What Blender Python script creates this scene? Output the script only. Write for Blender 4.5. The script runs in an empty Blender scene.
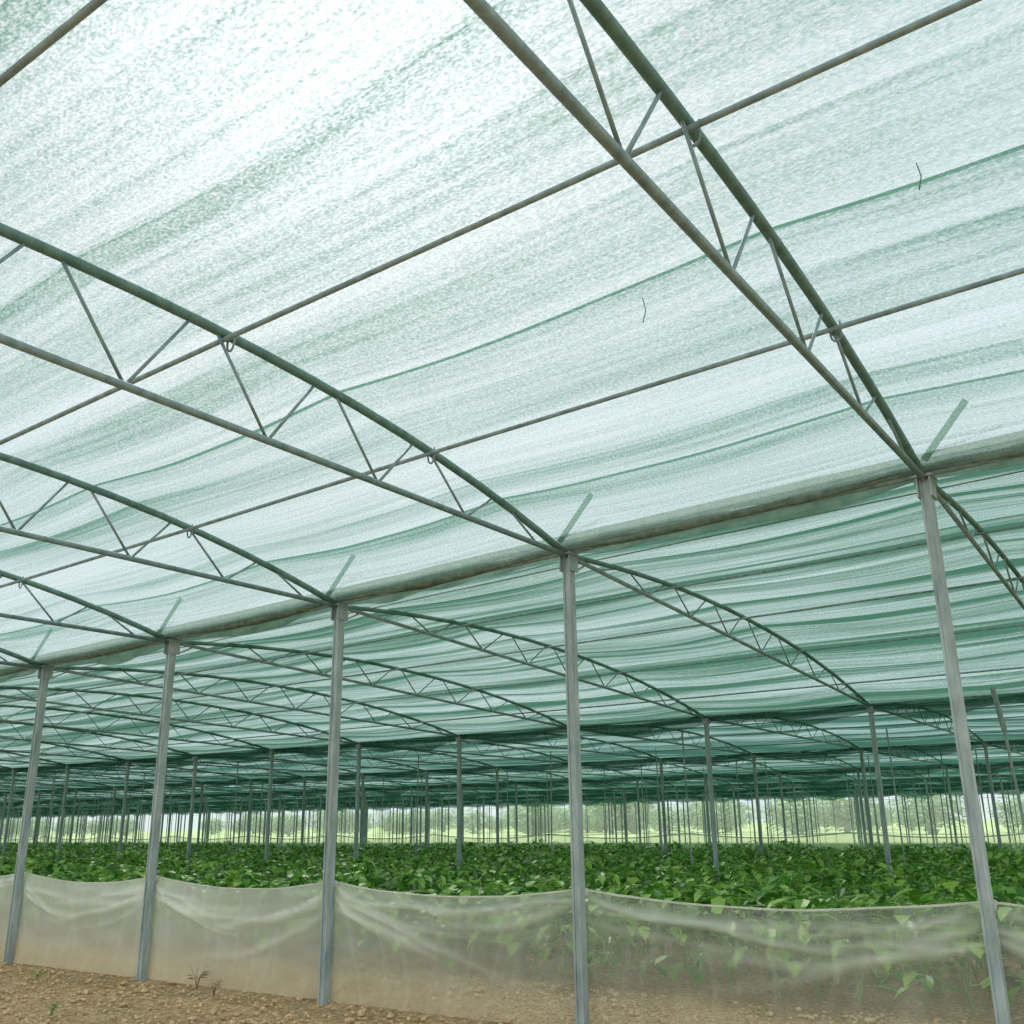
import bpy, math, random
import numpy as np
from mathutils import Vector, Matrix, noise
random.seed(7); rng=np.random.default_rng(5)
W=8.8613
scene=bpy.context.scene
try:
    scene.view_settings.view_transform='Standard'
    scene.view_settings.look='None'
except Exception: pass

# ------------------------------------------------------------ camera
fpx,pt,ro,ya=989.456,0.3040,-0.0133,0.6084
F=Vector((-math.sin(ya)*math.cos(pt),math.cos(ya)*math.cos(pt),math.sin(pt)))
R=Vector((math.cos(ya),math.sin(ya),0)); U=R.cross(F)
R2=math.cos(ro)*R+math.sin(ro)*U; U2=-math.sin(ro)*R+math.cos(ro)*U
cd=bpy.data.cameras.new('camera'); cam=bpy.data.objects.new('camera',cd)
scene.collection.objects.link(cam); scene.camera=cam
cd.sensor_width=36; cd.lens=fpx/1024*36; cd.clip_end=1000; cd.clip_start=.05
M=Matrix(((R2.x,U2.x,-F.x,4.409),(R2.y,U2.y,-F.y,-7.1899),(R2.z,U2.z,-F.z,1.537),(0,0,0,1)))
cam.matrix_world=M
CX,CY=4.409,-7.19
def inview(x,y,mL=3,mR=3):
    d=y-CY
    if d<0: return abs(x-CX)<12
    l=CX-math.tan(math.radians(63.5))*d-mL; r=CX-math.tan(math.radians(6.5))*d+mR
    return l<x<r

# ------------------------------------------------------------ materials
def mat(name):
    m=bpy.data.materials.new(name); m.use_nodes=True
    nt=m.node_tree; nt.nodes.clear()
    return m,nt
def N(nt,t,**kw):
    n=nt.nodes.new(t)
    for k,v in kw.items():
        if k.startswith('i_'): n.inputs[k[2:].replace('_',' ')].default_value=v
        else: setattr(n,k,v)
    return n
def L(nt,a,b): nt.links.new(a,b)
def ramp(nt,src,stops,interp='LINEAR'):
    n=nt.nodes.new('ShaderNodeValToRGB'); cr=n.color_ramp; cr.interpolation=interp
    while len(cr.elements)<len(stops): cr.elements.new(.5)
    for e,(p,c) in zip(cr.elements,stops):
        e.position=p; e.color=c if len(c)==4 else (*c,1)
    L(nt,src,n.inputs[0]); return n
def mth(nt,op,a,b=None,c=None,clamp=False):
    n=nt.nodes.new('ShaderNodeMath'); n.operation=op; n.use_clamp=clamp
    for i,v in enumerate((a,b,c)):
        if v is None: continue
        if isinstance(v,(int,float)): n.inputs[i].default_value=v
        else: L(nt,v,n.inputs[i])
    return n.outputs[0]
def mapped(nt,scale,kind='Object',loc=(0,0,0)):
    tc=nt.nodes.new('ShaderNodeTexCoord'); mp=nt.nodes.new('ShaderNodeMapping')
    mp.inputs['Scale'].default_value=scale; mp.inputs['Location'].default_value=loc
    L(nt,tc.outputs[kind],mp.inputs[0]); return mp.outputs[0]
def noise_tex(nt,vec,scale=1,detail=2,rough=.5):
    n=nt.nodes.new('ShaderNodeTexNoise'); n.inputs['Scale'].default_value=scale
    n.inputs['Detail'].default_value=detail; n.inputs['Roughness'].default_value=rough
    L(nt,vec,n.inputs['Vector']); return n.outputs['Fac']
def lin(r,g,b):
    f=lambda c:((c/255)/12.92 if c/255<=.04045 else ((c/255+.055)/1.055)**2.4)
    return (f(r),f(g),f(b),1)

def metal(name,c1,c2,metallic=.25,rough=.5,sc=14):
    m,nt=mat(name); v=mapped(nt,(sc,sc,sc*.25)); f=noise_tex(nt,v,1,4,.6)
    r=ramp(nt,f,[(.3,c1),(.7,c2)])
    b=N(nt,'ShaderNodeBsdfPrincipled',i_Metallic=metallic,i_Roughness=rough)
    L(nt,r.outputs[0],b.inputs['Base Color'])
    o=N(nt,'ShaderNodeOutputMaterial'); L(nt,b.outputs[0],o.inputs[0]); return m
m_post=metal('galvanised_post',lin(126,142,144),lin(170,184,184))
m_truss=metal('galvanised_truss',lin(100,126,130),lin(140,164,166),.1)
m_top=metal('green_top_chord',lin(72,110,104),lin(108,144,136),.1,.6)
m_pipe=metal('galvanised_pipe',lin(104,130,136),lin(152,174,178),.1,.45)
m_hazepost=metal('hazed_post',lin(110,130,128),lin(152,168,166),.1,.6)  # grey of the inner post rows lightened to imitate haze

def shade_net(name,thread_lo,thread_hi,cov_base,cov_streak,cov_band,period,speck,off=0.0,trans=.75,grain=(50,86),wob=.9,ymin=None):
    """knitted shade cloth: open holes + threads, heavier bands parallel to the rows"""
    m,nt=mat(name)
    v1=mapped(nt,(.13,2.6,1),loc=(off,off,0)); s1=noise_tex(nt,v1,1,6,.6)       # broad streaks
    v2=mapped(nt,(.4,24,1)); s2=noise_tex(nt,v2,1,3,.6)                         # fine streaks
    v3=mapped(nt,(grain[0],grain[1],1)); s3=noise_tex(nt,v3,1,1,.6)             # knit speckle
    v0=mapped(nt,(.12,.35,1),loc=(3.1+off,0,0)); w=noise_tex(nt,v0,1,2,.5)
    tc=nt.nodes.new('ShaderNodeTexCoord'); sx=nt.nodes.new('ShaderNodeSeparateXYZ'); L(nt,tc.outputs['Object'],sx.inputs[0])
    yw=mth(nt,'ADD',sx.outputs[1],mth(nt,'MULTIPLY',mth(nt,'SUBTRACT',w,.5),wob))
    def saw(per,o2,pw):
        fr=mth(nt,'FRACT',mth(nt,'DIVIDE',mth(nt,'ADD',yw,per*30+o2),per))
        return fr,mth(nt,'POWER',mth(nt,'SUBTRACT',1,fr),pw)
    fr,band=saw(period,off,4.0); fr2,band2=saw(period*.61,off+.3,5.0)
    seam=mth(nt,'LESS_THAN',fr,.016)
    if ymin is not None:   # seams and bands thinned near the outer edge to whiten in a sun-glow streak
        mk=mth(nt,'GREATER_THAN',sx.outputs[1],ymin); seam=mth(nt,'MULTIPLY',seam,mk)
        mk2=N(nt,'ShaderNodeMapRange'); L(nt,sx.outputs[1],mk2.inputs[0]); mk2.inputs[1].default_value=ymin-.1; mk2.inputs[2].default_value=ymin+.9; mk2.inputs[3].default_value=.35
        band=mth(nt,'MULTIPLY',band,mk2.outputs[0])
    def cen(x,k): return mth(nt,'MULTIPLY',mth(nt,'SUBTRACT',x,.5),k)
    st=mth(nt,'ADD',cen(s1,cov_streak*3.0),cen(s2,cov_streak*2.2))
    bandm=mth(nt,'MULTIPLY',mth(nt,'ADD',band,mth(nt,'MULTIPLY',band2,.7)),mth(nt,'MULTIPLY',s1,2*cov_band))
    base=mth(nt,'ADD',mth(nt,'ADD',st,bandm),mth(nt,'ADD',mth(nt,'MULTIPLY',seam,.35),cov_base))
    c=mth(nt,'ADD',base,cen(s3,speck)); 
    cl=nt.nodes.new('ShaderNodeClamp'); cl.inputs[1].default_value=.05; cl.inputs[2].default_value=.97; L(nt,c,cl.inputs[0]); c=cl.outputs[0]
    col=ramp(nt,base,[(max(0,cov_base-.15),thread_lo),(min(1,cov_base+.42),thread_hi)])
    d=N(nt,'ShaderNodeBsdfDiffuse'); t=N(nt,'ShaderNodeBsdfTranslucent'); 
    L(nt,col.outputs[0],d.inputs[0]); L(nt,col.outputs[0],t.inputs[0])
    mx=N(nt,'ShaderNodeMixShader'); mx.inputs[0].default_value=trans; L(nt,d.outputs[0],mx.inputs[1]); L(nt,t.outputs[0],mx.inputs[2])
    tr=N(nt,'ShaderNodeBsdfTransparent'); m2=N(nt,'ShaderNodeMixShader')
    L(nt,c,m2.inputs[0]); L(nt,tr.outputs[0],m2.inputs[1]); L(nt,mx.outputs[0],m2.inputs[2])
    o=N(nt,'ShaderNodeOutputMaterial'); L(nt,m2.outputs[0],o.inputs[0]); return m
net0=shade_net('shade_cloth_light',lin(164,188,182),lin(84,130,112),.48,.26,.27,1.9,1.5,off=1.0,wob=.35,ymin=-4.0)
net1=shade_net('shade_cloth_green',lin(128,162,148),lin(56,104,84),.72,.32,.38,1.25,1.1,off=1.7,wob=.7)
net2=shade_net('shade_cloth_dense',lin(104,146,130),lin(42,92,76),.82,.36,.4,1.6,.5,off=4.2)
def cloth(name,c1,c2,cov,sc=9,trans=.5,speck=.3):
    m,nt=mat(name); f=noise_tex(nt,mapped(nt,(sc,sc,sc)),1,4,.6); s=noise_tex(nt,mapped(nt,(90,90,90)),1,1)
    r=ramp(nt,f,[(.3,c1),(.7,c2)])
    d=N(nt,'ShaderNodeBsdfDiffuse'); t=N(nt,'ShaderNodeBsdfTranslucent'); L(nt,r.outputs[0],d.inputs[0]); L(nt,r.outputs[0],t.inputs[0])
    mx=N(nt,'ShaderNodeMixShader'); mx.inputs[0].default_value=trans; L(nt,d.outputs[0],mx.inputs[1]); L(nt,t.outputs[0],mx.inputs[2])
    tr=N(nt,'ShaderNodeBsdfTransparent'); m2=N(nt,'ShaderNodeMixShader')
    c=mth(nt,'ADD',mth(nt,'MULTIPLY',mth(nt,'SUBTRACT',s,.5),speck),cov,clamp=True)
    L(nt,c,m2.inputs[0]); L(nt,tr.outputs[0],m2.inputs[1]); L(nt,mx.outputs[0],m2.inputs[2])
    o=N(nt,'ShaderNodeOutputMaterial'); L(nt,m2.outputs[0],o.inputs[0]); return m
m_roll=cloth('rolled_net',lin(96,126,112),lin(156,172,154),.84,14,.35,.5)
m_valance=cloth('green_valance',lin(40,88,74),lin(66,122,102),.7)
m_farnet=cloth('white_fence_net',lin(205,215,200),lin(228,232,220),.35)
m_endnet=cloth('end_wall_net',lin(222,232,222),lin(240,244,240),.30,2,.7)
m_strap=cloth('strap',lin(110,148,134),lin(140,174,160),.9)

# ------------------------------------------------------------ mesh helpers
class MB:
    def __init__(s): s.v=[];s.f=[];s.m=[]
    def tube(s,a,b,r,n=8,mi=0,rot=0.0,cap=True):
        s.poly([a,b],r,n,mi,rot,cap)
    def poly(s,pts,r,n=8,mi=0,rot=0.0,cap=True):
        pts=[Vector(p) for p in pts]; base=len(s.v)
        rr=r if hasattr(r,'__len__') else [r]*len(pts)
        for i,p in enumerate(pts):
            d=(pts[min(i+1,len(pts)-1)]-pts[max(i-1,0)]).normalized()
            ref=Vector((0,0,1)) if abs(d.z)<.9 else Vector((0,1,0))
            u=d.cross(ref).normalized(); w=u.cross(d)
            for k in range(n):
                a=rot+2*math.pi*k/n; s.v.append(p+(u*math.cos(a)+w*math.sin(a))*rr[i])
        for i in range(len(pts)-1):
            for k in range(n):
                a=base+i*n+k; b=base+i*n+(k+1)%n
                s.f.append((a,b,b+n,a+n)); s.m.append(mi)
        if cap:
            s.f.append(tuple(base+k for k in range(n))[::-1]); s.m.append(mi)
            e=base+(len(pts)-1)*n; s.f.append(tuple(e+k for k in range(n))); s.m.append(mi)
    def box(s,c,h,mi=0,mat3=None):
        c=Vector(c); base=len(s.v)
        for dz in (-1,1):
            for dy in (-1,1):
                for dx in (-1,1):
                    o=Vector((dx*h[0],dy*h[1],dz*h[2]))
                    if mat3: o=mat3@o
                    s.v.append(c+o)
        for q in ((0,2,3,1),(4,5,7,6),(0,1,5,4),(2,6,7,3),(0,4,6,2),(1,3,7,5)):
            s.f.append(tuple(base+i for i in q)); s.m.append(mi)
    def grid(s,P,mi=0):
        nu=len(P);nv=len(P[0]);base=len(s.v)
        for row in P: s.v.extend(row)
        for i in range(nu-1):
            for j in range(nv-1):
                a=base+i*nv+j; s.f.append((a,a+1,a+1+nv,a+nv)); s.m.append(mi)
    def obj(s,name,mats,smooth=False,parent=None):
        me=bpy.data.meshes.new(name); me.from_pydata([tuple(v) for v in s.v],[],s.f)
        for m in mats: me.materials.append(m)
        me.polygons.foreach_set('material_index',s.m)
        if smooth: me.polygons.foreach_set('use_smooth',[True]*len(s.f))
        me.update(); o=bpy.data.objects.new(name,me); scene.collection.objects.link(o)
        if parent: o.parent=parent
        return o

# ------------------------------------------------------------ structure functions
XS=[6.0,3.006,0,-2.773,-5.496,-8.135]
HS=[3.92,3.844,3.766,3.680,3.613,3.563]
while XS[-1]>-135: XS.append(XS[-1]-2.74); HS.append(max(3.48,HS[-1]-.03))
def h0(x): return float(np.interp(x,XS[::-1],HS[::-1]))
def Hrow(k,x):
    if k<=0: return h0(x)
    return {1:3.2,2:3.12,3:3.06}.get(k,3.0)
AMP={0:.57,1:.33}
PT=[1.96,3.83,5.74,7.55]
KMAX=7
def bot(k,x,u): return Hrow(k-1,x)*(1-u)+Hrow(k,x)*u
def arch(u): return 1-abs(2*u-1)**2.1
def top(k,x,u): return bot(k,x,u)+AMP.get(k,.3)*arch(u)
def uu(k,t): return 1-t/W if k==0 else t/W

def truss(mb,x,k,detail=True):
    y0=(k-1)*W; n=8 if detail else 4
    rb,rt,rw=(.024,.031,.010) if detail else (.020,.024,.009)
    if k==1: rb,rt,rw=.020,.024,.009
    mb.tube((x,y0,Hrow(k-1,x)),(x,y0+W,Hrow(k,x)),rb,n,0)
    mb.poly([(x,y0+u*W,top(k,x,u)) for u in np.linspace(0,1,21 if detail else 9)],rt,n,1)
    p=9
    for i in range(p):
        ub=(i+.5)/p
        u1=(i+.12)/p; u2=(i+.95)/p
        if k==0: u1,u2=(i+.05)/p,(i+.88)/p
        B=(x,y0+ub*W,bot(k,x,ub))
        for uq in (u1,u2):
            if .02<uq<.985: mb.tube(B,(x,y0+uq*W,top(k,x,uq)),rw,6 if detail else 3,0)
for k in (0,1):
    for i,x in enumerate(XS):
        if k==0 and i>8: break
        if k==1 and i>6: break
        if k==1 and not inview(x,W,3,8): continue
        mb=MB(); truss(mb,x,k,True)
        if k==0:
            for t in PT[:3]:
                z=top(0,x,uu(0,t)); y=-t
                pts=[(x+.03*math.cos(a)+.01,y+.05,z-.045+.055*math.sin(a)) for a in np.linspace(math.pi,2*math.pi,9)]
                mb.poly([(x-.02,y+.05,z+.02)]+pts+[(x+.04,y+.05,z+.02)],.007,6,0)
        mb.obj('roof_truss',[m_truss,m_top],True)
mb=MB()
for k in range(0,KMAX+1):
    for i,x in enumerate(XS):
        if (k==0 and i<=8) or (k==1 and i<=6): continue
        if k>4 and i%2: continue
        if not (inview(x,k*W,4,4) or inview(x,(k-1)*W,4,4)): continue
        truss(mb,x,k,False)
mb.obj('roof_truss_rows',[m_truss,m_top],True)

# --- posts
def post(mb,x,y,h,detail=True,s=.037,mi=0):
    if detail:
        mb.box((x,y,h/2-.1),(s,s,h/2+.1),mi)
        for sx in (-1,1): mb.box((x+sx*s*.78,y-s-.004,h/2-.1),(s*.22,.005,h/2+.09),mi)
        mb.box((x,y,h+.006),(.07,.09,.008),mi)
        for sx in (-1,1):
            mb.box((x+sx*(s+.008),y,h-.06),(.006,.075,.085),mi)
            for sy in (-.045,.045):
                mb.tube((x+sx*(s+.008),y+sy,h-.03),(x+sx*(s+.03),y+sy,h-.03),.010,6,mi)
        mb.tube((x,y-.02,h-.02),(x,y-.30,h+.01),.012,6,mi)
        mb.tube((x,y+.02,h-.16),(x,y+.32,h-.01),.010,6,mi)
    else:
        mb.box((x,y,h/2),(s,s,h/2),mi)
        mb.box((x,y,h-.05),(s*1.5,s*1.9,.05),mi)
for i,x in enumerate(XS[:8]):
    mb=MB(); post(mb,x,0,HS[i]); mb.obj('steel_post',[m_post])
mb=MB()
for k in range(0,KMAX+1):
    for i,x in enumerate(XS):
        if k==0 and i<8: continue
        if inview(x,k*W,3,4):
            post(mb,x,k*W,Hrow(k,x),False,.032,0)
            if k>=1 and k<KMAX:
                for q in range(2 if k>1 else 1):
                    xx=x-random.uniform(.8,2); yy=k*W+random.uniform(1.5,7)
                    mb.tube((xx,yy,0),(xx+random.uniform(-.05,.05),yy,3.2),.016,5,0)
mb.tube((2.25,7.2,0),(2.12,7.2,2.6),.018,6,0); mb.tube((2.12,7.2,2.6),(2.06,7.2,3.15),.035,8,0)
mb.obj('support_post_rows',[m_hazepost])

# --- purlin pipes
for k in range(0,KMAX+1):
    for t in PT:
        mb=MB(); y=(k-1)*W+uu(k,t)*W
        xs=[x for x in XS if inview(x,y,8,8)]
        if len(xs)<2: continue
        pts=[(x,y,top(k,x,uu(k,t))-.045) for x in xs]
        if k==0: pts=[(pts[0][0]+1,y,pts[0][2])]+pts
        mb.poly(pts,.016 if k<1 else .012,8 if k<2 else 5,0)
        mb.obj('purlin_pipe',[m_pipe],True)
for k in range(0,KMAX+1):
    mb=MB(); xs=[x for x in XS if inview(x,k*W,8,8)]
    mb.poly([(x,k*W,Hrow(k,x)+.035) for x in xs],.022,6,0)
    mb.poly([(x,k*W+.35,Hrow(k,x)+.02) for x in xs],.006,5,0)
    mb.obj('eave_pipe',[m_pipe],True)

# ------------------------------------------------------------ roof nets
def netz(k,x,u):
    t=(1-u)*W if k==0 else u*W
    nodes=[0]+PT+[W]
    j=max(0,min(len(nodes)-2,int(np.searchsorted(nodes,t)-1)))
    fy=(t-nodes[j])/(nodes[j+1]-nodes[j])
    xi=XS[::-1]; a=int(np.searchsorted(xi,x)); 
    fx=(x-xi[a-1])/(xi[a]-xi[a-1]) if 0<a<len(xi) else 0
    s=math.sin(math.pi*min(max(fx,0),1))*math.sin(math.pi*min(max(fy,0),1))
    return top(k,x,u)+.036-.07*s+.015*s*noise.noise(Vector((x*1.3,t*2.1,k*3.)))
def roofnet(k,x0,x1,dx,nu,mt,name):
    mb=MB(); xs=np.arange(x0,x1+1e-6,dx)
    P=[[Vector((x,(k-1)*W+u*W,netz(k,x,u))) for u in np.linspace(0,1,nu)] for x in xs]
    mb.grid(P); return mb.obj(name,[mt],True)
roofnet(0,-36,8.5,.25,49,net0,'shade_net_roof')
roofnet(1,-52,8.5,.25,49,net1,'shade_net_roof')
roofnet(2,-62,6,.4,25,net2,'shade_net_roof')
for k in range(3,KMAX+1): roofnet(k,-130,5,.7,21,net2,'shade_net_roof')

# bunched net strip lying along the eave over the posts
def xfrac(x):
    r=XS[::-1]; i=int(np.searchsorted(r,x)); a=r[max(i-1,0)]; b=r[min(i,len(r)-1)]
    return min(max((x-a)/(b-a),0),1) if b>a else 0
mb=MB()
xs=np.arange(-40,8.5,.06); Pn=[]
for x in xs:
    fx=xfrac(x); sg=math.sin(math.pi*fx); n1=noise.noise(Vector((x*.9,0,0))); n2=noise.noise(Vector((x*2.7,5,0)))
    zc=h0(x)+.075-.03*sg; hgt=.026+.014*sg+.014*n1; row=[]
    for j in range(21):
        a=2*math.pi*j/20
        rr=1+.55*noise.noise(Vector((x*.8,math.cos(a)*3.0,math.sin(a)*3.0)))+.2*noise.noise(Vector((x*5,math.cos(a)*4,math.sin(a)*4)))
        row.append(Vector((x,-.02+.055*math.cos(a)*rr+.02*n2,zc+hgt*math.sin(a)*rr)))
    Pn.append(row)
mb.grid(Pn)
Pn=[];Pq=[]
for x in xs:
    n1=noise.noise(Vector((x*.55,9,0))); n2=noise.noise(Vector((x*2.0,5,3))); sg=math.sin(math.pi*xfrac(x))
    Pn.append([Vector((x,-.06-.10*(1-j/4)-.02*n2,h0(x)+.09+.05*(1-j/4)-.06*max(0,.4+n1)*(j/4)**2)) for j in range(5)])
    Pq.append([Vector((x,.03+.02*math.sin(x*9+j)+.01*j,h0(x)+.07-(.05+.16*sg*(.5+n1+.4*n2))*j/4)) for j in range(5)])
mb.grid(Pn); mb.grid(Pq,1)
mb.obj('rolled_net_bundle',[m_roll,m_strap],True)
for k in range(1,KMAX+1):
    mb=MB(); step=.25 if k<3 else .6
    for dy,dr in ((0,.13),(.12,.22)):
        Pn=[]
        for x in np.arange(-130,6,step):
            if not inview(x,k*W,8,8): continue
            sg=math.sin(math.pi*xfrac(x)); n1=noise.noise(Vector((x*.8,k*7.,dy*9)))
            zt=Hrow(k,x)+.05-.08*sg*(.6+n1); zb=zt-dr*(.55+.6*sg*(.7+n1))*(1 if k<3 else 1.3)
            Pn.append([Vector((x,k*W+dy+.04*math.sin(x*5+j),zt+(zb-zt)*j/3)) for j in range(4)])
        mb.grid(Pn)
    mb.obj('net_valance',[m_valance],True)

# straps sticking up at each post
for i,x in enumerate(XS[:9]):
    mb=MB(); z=h0(x)
    a=Vector((x+.06,-.25,z+.06)); b=Vector((x+.38,-.22,z+.44))
    d=(b-a).normalized(); sd=d.cross(Vector((.3,-1,0))).normalized()*.022
    off=Vector((0,.012,0)); P=[a-sd,a+sd,b+sd,b-sd]; mb.v+=P+[p+off for p in P]
    mb.f+=[(0,1,2,3),(7,6,5,4),(0,4,5,1),(1,5,6,2),(2,6,7,3),(3,7,4,0)]; mb.m+=[0]*6
    mb.obj('tie_strap',[m_strap])
for (x,y,l) in ((2.22,-2.75,.15),(3.75,-3.0,.14)):
    z=netz(0,x,1+y/W)
    mb=MB(); mb.poly([(x,y,z),(x+.01,y+.01,z-l*.5),(x-.005,y,z-l)],.003,5,0); mb.obj('tie_cord',[m_top],True)

# ------------------------------------------------------------ low wind-break net
m_low,nt=mat('insect_net_white')
tc=N(nt,'ShaderNodeTexCoord'); sx=N(nt,'ShaderNodeSeparateXYZ'); L(nt,tc.outputs['Object'],sx.inputs[0])
n1=noise_tex(nt,mapped(nt,(2,2,5)),1,4,.6); n2=noise_tex(nt,mapped(nt,(120,120,120)),1,1)
zz=mth(nt,'ADD',sx.outputs[2],mth(nt,'MULTIPLY',mth(nt,'SUBTRACT',n1,.5),.35))
col=ramp(nt,zz,[(.05,lin(232,216,186)),(.4,lin(240,238,224)),(.9,lin(244,247,238))])
cx=N(nt,'ShaderNodeMapRange'); cx.inputs[1].default_value=.9; cx.inputs[2].default_value=-5; cx.inputs[3].default_value=.20; cx.inputs[4].default_value=.58
L(nt,sx.outputs[0],cx.inputs[0])
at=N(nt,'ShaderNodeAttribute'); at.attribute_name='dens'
c=mth(nt,'ADD',cx.outputs[0],mth(nt,'MULTIPLY',mth(nt,'SUBTRACT',n1,.5),.2))
c=mth(nt,'ADD',c,mth(nt,'MULTIPLY',mth(nt,'SUBTRACT',n2,.5),.2))
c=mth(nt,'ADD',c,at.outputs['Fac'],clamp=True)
d=N(nt,'ShaderNodeBsdfDiffuse'); t=N(nt,'ShaderNodeBsdfTranslucent'); L(nt,col.outputs[0],d.inputs[0]); L(nt,col.outputs[0],t.inputs[0])
mx=N(nt,'ShaderNodeMixShader'); mx.inputs[0].default_value=.35; L(nt,d.outputs[0],mx.inputs[1]); L(nt,t.outputs[0],mx.inputs[2])
tr=N(nt,'ShaderNodeBsdfTransparent'); m2=N(nt,'ShaderNodeMixShader'); L(nt,c,m2.inputs[0]); L(nt,tr.outputs[0],m2.inputs[1]); L(nt,mx.outputs[0],m2.inputs[2])
o=N(nt,'ShaderNodeOutputMaterial'); L(nt,m2.outputs[0],o.inputs[0])
m_hem=cloth('net_hem',lin(215,220,208),lin(238,240,230),.95)
mb=MB(); Pn=[]; hemP=[]; D=[]; rx=XS[::-1]
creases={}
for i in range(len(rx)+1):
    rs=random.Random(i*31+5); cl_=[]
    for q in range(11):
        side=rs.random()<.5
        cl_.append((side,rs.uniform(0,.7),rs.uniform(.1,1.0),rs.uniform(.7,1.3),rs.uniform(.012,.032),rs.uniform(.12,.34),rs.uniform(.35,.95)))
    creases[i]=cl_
for x in np.arange(-22,7,.03):
    i=int(np.searchsorted(rx,x)); a=rx[i-1]; b=rx[min(i,len(rx)-1)] if i<len(rx) else a+3; fx=(x-a)/(b-a)
    sg=max(4*fx*(1-fx),0); zt=1.02-.095*sg+.012*noise.noise(Vector((x*1.5,0,2)))
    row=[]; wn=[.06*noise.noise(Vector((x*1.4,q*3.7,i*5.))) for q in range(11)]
    near=min(1,sg*3.5)
    for j in range(41):
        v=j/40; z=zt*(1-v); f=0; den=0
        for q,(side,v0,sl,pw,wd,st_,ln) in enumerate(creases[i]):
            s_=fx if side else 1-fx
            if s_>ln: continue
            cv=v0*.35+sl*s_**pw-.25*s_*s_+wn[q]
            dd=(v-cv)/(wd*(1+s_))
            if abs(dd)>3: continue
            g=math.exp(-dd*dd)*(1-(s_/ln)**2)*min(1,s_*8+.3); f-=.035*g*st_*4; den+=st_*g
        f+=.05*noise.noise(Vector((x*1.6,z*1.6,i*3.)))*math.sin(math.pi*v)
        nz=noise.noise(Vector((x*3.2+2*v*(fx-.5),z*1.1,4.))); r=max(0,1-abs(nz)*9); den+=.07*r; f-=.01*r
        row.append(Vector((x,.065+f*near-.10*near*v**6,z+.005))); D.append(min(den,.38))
    Pn.append(row); hemP.append(Vector((x,.065,zt)))
mb.grid(Pn)
mb.poly(hemP[::4],.009,6,1)
for x in XS[1:10]: mb.box((x,.05,1.0),(.05,.012,.03),1)
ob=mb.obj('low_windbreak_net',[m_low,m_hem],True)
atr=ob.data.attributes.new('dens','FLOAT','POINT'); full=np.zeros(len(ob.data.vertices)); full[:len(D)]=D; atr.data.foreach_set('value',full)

# ------------------------------------------------------------ ground
m_g,nt=mat('soil_and_grass')
tc=N(nt,'ShaderNodeTexCoord'); sx=N(nt,'ShaderNodeSeparateXYZ'); L(nt,tc.outputs['Object'],sx.inputs[0])
a=noise_tex(nt,mapped(nt,(1,1,1)),.9,6,.65); b_=noise_tex(nt,mapped(nt,(1,1,1)),26,5,.75)
soil=ramp(nt,b_,[(.34,lin(122,90,60)),(.5,lin(188,156,116)),(.66,lin(236,214,174))])
soil2=ramp(nt,a,[(.35,(.74,.69,.62)),(.65,(1.0,1.0,1.0))])
mm=N(nt,'ShaderNodeMix',data_type='RGBA',blend_type='MULTIPLY'); mm.inputs[0].default_value=1
L(nt,soil.outputs[0],mm.inputs[6]); L(nt,soil2.outputs[0],mm.inputs[7])
gr=ramp(nt,noise_tex(nt,mapped(nt,(.25,1,1)),.6,5,.65),[(.3,lin(150,182,104)),(.6,lin(190,210,140)),(.8,lin(212,218,168))])  # grass greens kept pale, distance haze included in the colour
yn=mth(nt,'ADD',sx.outputs[1],mth(nt,'MULTIPLY',a,1.2))
gm=N(nt,'ShaderNodeMapRange'); gm.inputs[1].default_value=22.5; gm.inputs[2].default_value=23.6; L(nt,yn,gm.inputs[0])
mg=N(nt,'ShaderNodeMix',data_type='RGBA'); L(nt,gm.outputs[0],mg.inputs[0]); L(nt,mm.outputs[2],mg.inputs[6]); L(nt,gr.outputs[0],mg.inputs[7])
p=N(nt,'ShaderNodeBsdfPrincipled',i_Roughness=.95); L(nt,mg.outputs[2],p.inputs['Base Color'])
bp=N(nt,'ShaderNodeBump'); bp.inputs['Strength'].default_value=.8; bp.inputs['Distance'].default_value=.03; L(nt,b_,bp.inputs['Height']); L(nt,bp.outputs[0],p.inputs['Normal'])
o=N(nt,'ShaderNodeOutputMaterial'); L(nt,p.outputs[0],o.inputs[0])
mb=MB()
gx=np.concatenate([np.arange(-400,-14,20),np.arange(-14,8,.15),np.arange(8,400,20)]); gy=np.concatenate([np.arange(-60,-4,8),np.arange(-4,3,.15),np.arange(3,500,20)])
Pn=[[Vector((x,y,(.035*noise.noise(Vector((x*.9,y*.9,0)))+.02*noise.noise(Vector((x*4,y*4,1)))-.02) if (-14<x<8 and -4<y<3) else -.02)) for y in gy] for x in gx]
mb.grid(Pn); mb.obj('ground',[m_g],True)

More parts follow.
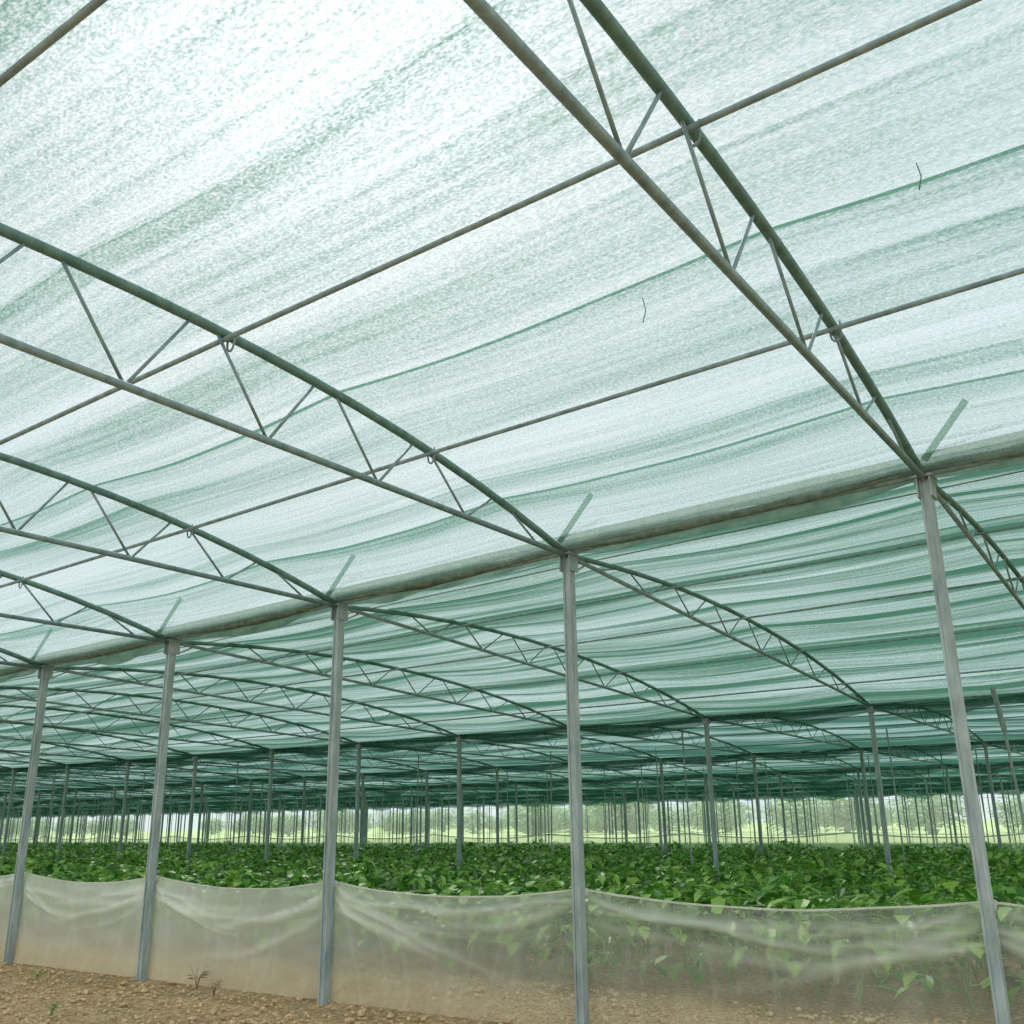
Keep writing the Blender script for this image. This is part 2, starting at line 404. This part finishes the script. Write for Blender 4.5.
m_st=metal('clod',lin(146,112,74),lin(232,206,164),0,.95,30)
mb=MB()
ico=[(0,0,1),(.89,0,.45),(.28,.85,.45),(-.72,.53,.45),(-.72,-.53,.45),(.28,-.85,.45),(.72,.53,-.45),(-.28,.85,-.45),(-.89,0,-.45),(-.28,-.85,-.45),(.72,-.53,-.45),(0,0,-1)]
icf=[(0,1,2),(0,2,3),(0,3,4),(0,4,5),(0,5,1),(1,6,2),(2,7,3),(3,8,4),(4,9,5),(5,10,1),(6,7,2),(7,8,3),(8,9,4),(9,10,5),(10,6,1),(11,7,6),(11,8,7),(11,9,8),(11,10,9),(11,6,10)]
for _ in range(8500):
    x=random.uniform(-12,3); y=random.uniform(-2.6,1.9); r=random.choice((.006,.008,.01,.013,.018,.022)) *random.uniform(.7,1.3)
    if random.random()<.01: r=.04
    b=len(mb.v); sc=(random.uniform(.8,1.4),random.uniform(.8,1.4),random.uniform(.5,.8))
    for q in ico: mb.v.append(Vector((x+q[0]*r*sc[0]*random.uniform(.8,1.2),y+q[1]*r*sc[1],-.012+r*.3+q[2]*r*sc[2])))
    for f in icf: mb.f.append(tuple(b+i for i in f)); mb.m.append(0)
mb.obj('gravel_clods',[m_st])

# ------------------------------------------------------------ plants
def leafmat(name,cs,tr=.35,rough=.4):
    m,nt=mat(name); g=N(nt,'ShaderNodeNewGeometry')
    r=ramp(nt,g.outputs['Random Per Island'],[(0,cs[0]),(.5,cs[1]),(1,cs[2])])
    p=N(nt,'ShaderNodeBsdfPrincipled',i_Roughness=rough); L(nt,r.outputs[0],p.inputs['Base Color'])
    t=N(nt,'ShaderNodeBsdfTranslucent'); L(nt,r.outputs[0],t.inputs[0])
    mx=N(nt,'ShaderNodeMixShader'); mx.inputs[0].default_value=tr; L(nt,p.outputs[0],mx.inputs[1]); L(nt,t.outputs[0],mx.inputs[2])
    o=N(nt,'ShaderNodeOutputMaterial'); L(nt,mx.outputs[0],o.inputs[0]); return m
m_leaf=leafmat('crop_leaf',[lin(48,104,30),lin(100,160,54),lin(190,228,120)],.4,.35)
m_stem=metal('stem',lin(90,130,60),lin(130,160,84),0,.7)
m_weed=leafmat('weed_leaf',[lin(90,140,50),lin(120,170,70),lin(140,190,80)])
m_dry=leafmat('dry_weed',[lin(90,72,50),lin(120,98,70),lin(150,130,95)],.1)
def leaf(mb,p,az,tilt,l,w,mi=0):
    d=Vector((math.cos(az)*math.cos(tilt),math.sin(az)*math.cos(tilt),math.sin(tilt)))
    s=Vector((-math.sin(az),math.cos(az),0)); n=d.cross(s)*-1
    if n.z<0: n=-n
    b=len(mb.v); mid=[(0,0),( .3,-.04),(.65,-.09),(1,-.26)]
    P=[Vector(p)+d*l*t+n*l*z for t,z in mid]
    Lf=[Vector(p)+d*l*.26+s*w*.5+n*l*.05, Vector(p)+d*l*.66+s*w*.40-n*l*.03]
    Rt=[Vector(p)+d*l*.26-s*w*.5+n*l*.05, Vector(p)+d*l*.66-s*w*.40-n*l*.03]
    mb.v+=P+Lf+Rt
    for f in ((0,1,4),(1,2,5,4),(2,3,5),(0,6,1),(1,6,7,2),(2,7,3)):
        mb.f.append(tuple(b+i for i in f)); mb.m.append(mi)
def tile(seed,T=3.0,rows=3,dens=110,big=1.0):
    rs=random.Random(seed); mb=MB()
    for r in range(rows):
        yc=(r+.5)*T/rows; n=int(T*dens*T/rows); nplant=int(T/.42)
        for q in range(nplant):
            px=(q+.5)*T/nplant+rs.uniform(-.08,.08); ph=rs.uniform(.64,.94); py=yc+rs.uniform(-.06,.06)
            for bnum in range(4):
                az=rs.uniform(0,6.28); e=Vector((px+math.cos(az)*.2,py+math.sin(az)*.2,ph*rs.uniform(.75,.98)))
                mb.poly([(px,py,-.02),(px+math.cos(az)*.05,py+math.sin(az)*.05,ph*.4),e],.007,4,1,cap=False)
            for c in range(int(n/nplant)):
                u=rs.random()**.6; z=.14+u*(ph-.14)
                rad=.40*math.sin(math.pi*min(1,.25+.62*(z/ph)))
                az=rs.uniform(0,6.28); rr=rad*rs.uniform(.25,1)
                leaf(mb,(px+math.cos(az)*rr,py+math.sin(az)*rr,z),az+rs.uniform(-.7,.7),rs.uniform(-.8,.7),rs.uniform(.11,.21)*big,rs.uniform(.07,.12)*big)
    return mb
crop=bpy.data.objects.new('crop_plants',None); scene.collection.objects.link(crop)
meshes=[]
for s in range(4):
    mb=tile(s,dens=110 if s<3 else 115,big=1 if s<3 else 1.25); ob=mb.obj('crop_tile_src',[m_leaf,m_stem]); meshes.append(ob.data); bpy.data.objects.remove(ob)
for iy in range(7):
    y=1.75+iy*3.0
    for ix in range(-22,3):
        x=ix*3.0
        if not (inview(x,y+1.5,4,4) or inview(x+3,y+1.5,4,4) ): continue
        ob=bpy.data.objects.new('plant_bed',meshes[3 if iy==0 else random.randrange(3)]); scene.collection.objects.link(ob); ob.parent=crop
        fl=random.random()<.5
        ob.location=(x+(3 if fl else 0),y+(3 if fl else 0),0); ob.rotation_euler=(0,0,math.pi if fl else 0)
        ob.scale=(1,1,random.uniform(.92,1.06))
def weed(x,y,h,n,mt,name,w=.03):
    mb=MB()
    for i in range(n):
        az=random.uniform(0,6.28); e=(x+math.cos(az)*h*.5,y+math.sin(az)*h*.5,h*random.uniform(.6,1))
        mb.poly([(x,y,-.02),(x+math.cos(az)*h*.15,y+math.sin(az)*h*.15,h*.5),e],[.004,.003,.002],5,0,cap=False)
        for c in range(3):
            f=random.uniform(.3,1); leaf(mb,(x+math.cos(az)*h*.5*f,y+math.sin(az)*h*.5*f,h*f*.9),az+random.uniform(-1,1),.3,h*.35,w,0)
    mb.obj(name,[mt])
weed(-6.5,-.6,.10,6,m_weed,'green_weed',.05); weed(-4.3,-1.75,.10,6,m_weed,'green_weed',.05)
weed(-4.4,-.15,.20,6,m_dry,'dry_weed',.010); weed(-3.9,-.35,.14,6,m_dry,'dry_weed',.010)

# ------------------------------------------------------------ far side: fence net, end wall net, trees
mb=MB(); Pn=[]; Hh=[]
for x in np.arange(-70,5,.4):
    f=(x/5.5)%1; zt=1.12-.16*4*f*(1-f); Pn.append([Vector((x,25+.05*math.sin(x*3),zt*j/3)) for j in range(4)]); Hh.append(Vector((x,25,zt)))
mb.grid(Pn); mb.poly(Hh,.02,5,1); mb.obj('field_fence_net',[m_farnet,m_hem],True)
mb=MB()
Pn=[]; Hh=[]; yy=KMAX*W+.4
for x in np.arange(-140,5,.5):
    f=(x/5.5)%1; zt=2.9-.25*4*f*(1-f); Pn.append([Vector((x,yy+.12*math.sin(x*2.3)+.06*math.sin(x*7),zt*j/3)) for j in range(4)]); Hh.append(Vector((x,yy,zt)))
mb.grid(Pn); mb.poly(Hh,.015,5,1)
mb.obj('end_wall_net',[m_endnet,m_hem],True)
m_tree=leafmat('hazy_tree',[lin(130,168,124),lin(152,188,142),lin(180,208,164)],.2,.9)  # foliage greens paled to stand in for distance haze
m_trunk=metal('hazy_trunk',lin(140,148,132),lin(160,168,152),0,.9)  # bark paled with the same painted haze
def tree(seed):
    rs=random.Random(seed); mb=MB()
    mb.poly([(0,0,-.1),(.1,0,1.4),(0,.1,3)],[.22,.16,.1],7,1)
    for b in range(5):
        az=rs.uniform(0,6.28); mb.poly([(0,0,1.0),(math.cos(az)*1.2,math.sin(az)*1.2,2.6)],[.1,.05],5,1)
    for q in range(1500):
        az=rs.uniform(0,6.28); u=rs.uniform(-1,1); rr=rs.random()**.4
        k=1+.35*noise.noise(Vector((math.cos(az)*2,math.sin(az)*2,u*2+seed)))
        s=math.sqrt(1-u*u); p=(math.cos(az)*s*2.3*rr*k,math.sin(az)*s*2.3*rr*k,2.4+u*2.2*rr*k)
        leaf(mb,p,az,rs.uniform(-.6,.6),.42,.3)
    ob=mb.obj('t',[m_tree,m_trunk]); me=ob.data; bpy.data.objects.remove(ob); return me
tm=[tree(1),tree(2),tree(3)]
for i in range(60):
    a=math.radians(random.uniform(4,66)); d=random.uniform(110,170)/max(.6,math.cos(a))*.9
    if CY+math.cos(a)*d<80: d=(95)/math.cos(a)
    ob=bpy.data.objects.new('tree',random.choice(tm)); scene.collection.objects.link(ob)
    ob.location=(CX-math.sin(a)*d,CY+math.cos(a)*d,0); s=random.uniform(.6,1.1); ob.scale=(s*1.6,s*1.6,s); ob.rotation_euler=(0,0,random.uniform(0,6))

# ------------------------------------------------------------ light
w=bpy.data.worlds.new('hazy_sky'); scene.world=w; w.use_nodes=True; nt=w.node_tree; nt.nodes.clear()
az=ya+math.radians(14); el=math.radians(46)
S=Vector((-math.sin(az)*math.cos(el),math.cos(az)*math.cos(el),math.sin(el)))
tc=N(nt,'ShaderNodeTexCoord'); vn=N(nt,'ShaderNodeVectorMath',operation='NORMALIZE'); L(nt,tc.outputs['Generated'],vn.inputs[0])
dp=N(nt,'ShaderNodeVectorMath',operation='DOT_PRODUCT'); L(nt,vn.outputs[0],dp.inputs[0]); dp.inputs[1].default_value=S
r=ramp(nt,dp.outputs['Value'],[(0,(1.6,1.65,1.65)),(.35,(1.05,1.1,1.12)),(.6,(.78,.90,.98)),(.85,(.82,.91,.97)),(.95,(.93,.97,1.0))])  # unseen sky opposite the sun brightened as added fill for the foreground
glow=mth(nt,'POWER',mth(nt,'MAXIMUM',dp.outputs['Value'],0),40)
st=mth(nt,'ADD',mth(nt,'MULTIPLY',glow,.7),1.0)
bg=N(nt,'ShaderNodeBackground'); L(nt,r.outputs[0],bg.inputs[0]); L(nt,st,bg.inputs[1])
o=N(nt,'ShaderNodeOutputWorld'); L(nt,bg.outputs[0],o.inputs[0])
sd=bpy.data.lights.new('sun','SUN'); sd.energy=2.7; sd.angle=math.radians(8); sd.color=(1,.96,.89)
so=bpy.data.objects.new('sun',sd); scene.collection.objects.link(so); so.rotation_euler=S.to_track_quat('Z','Y').to_euler()
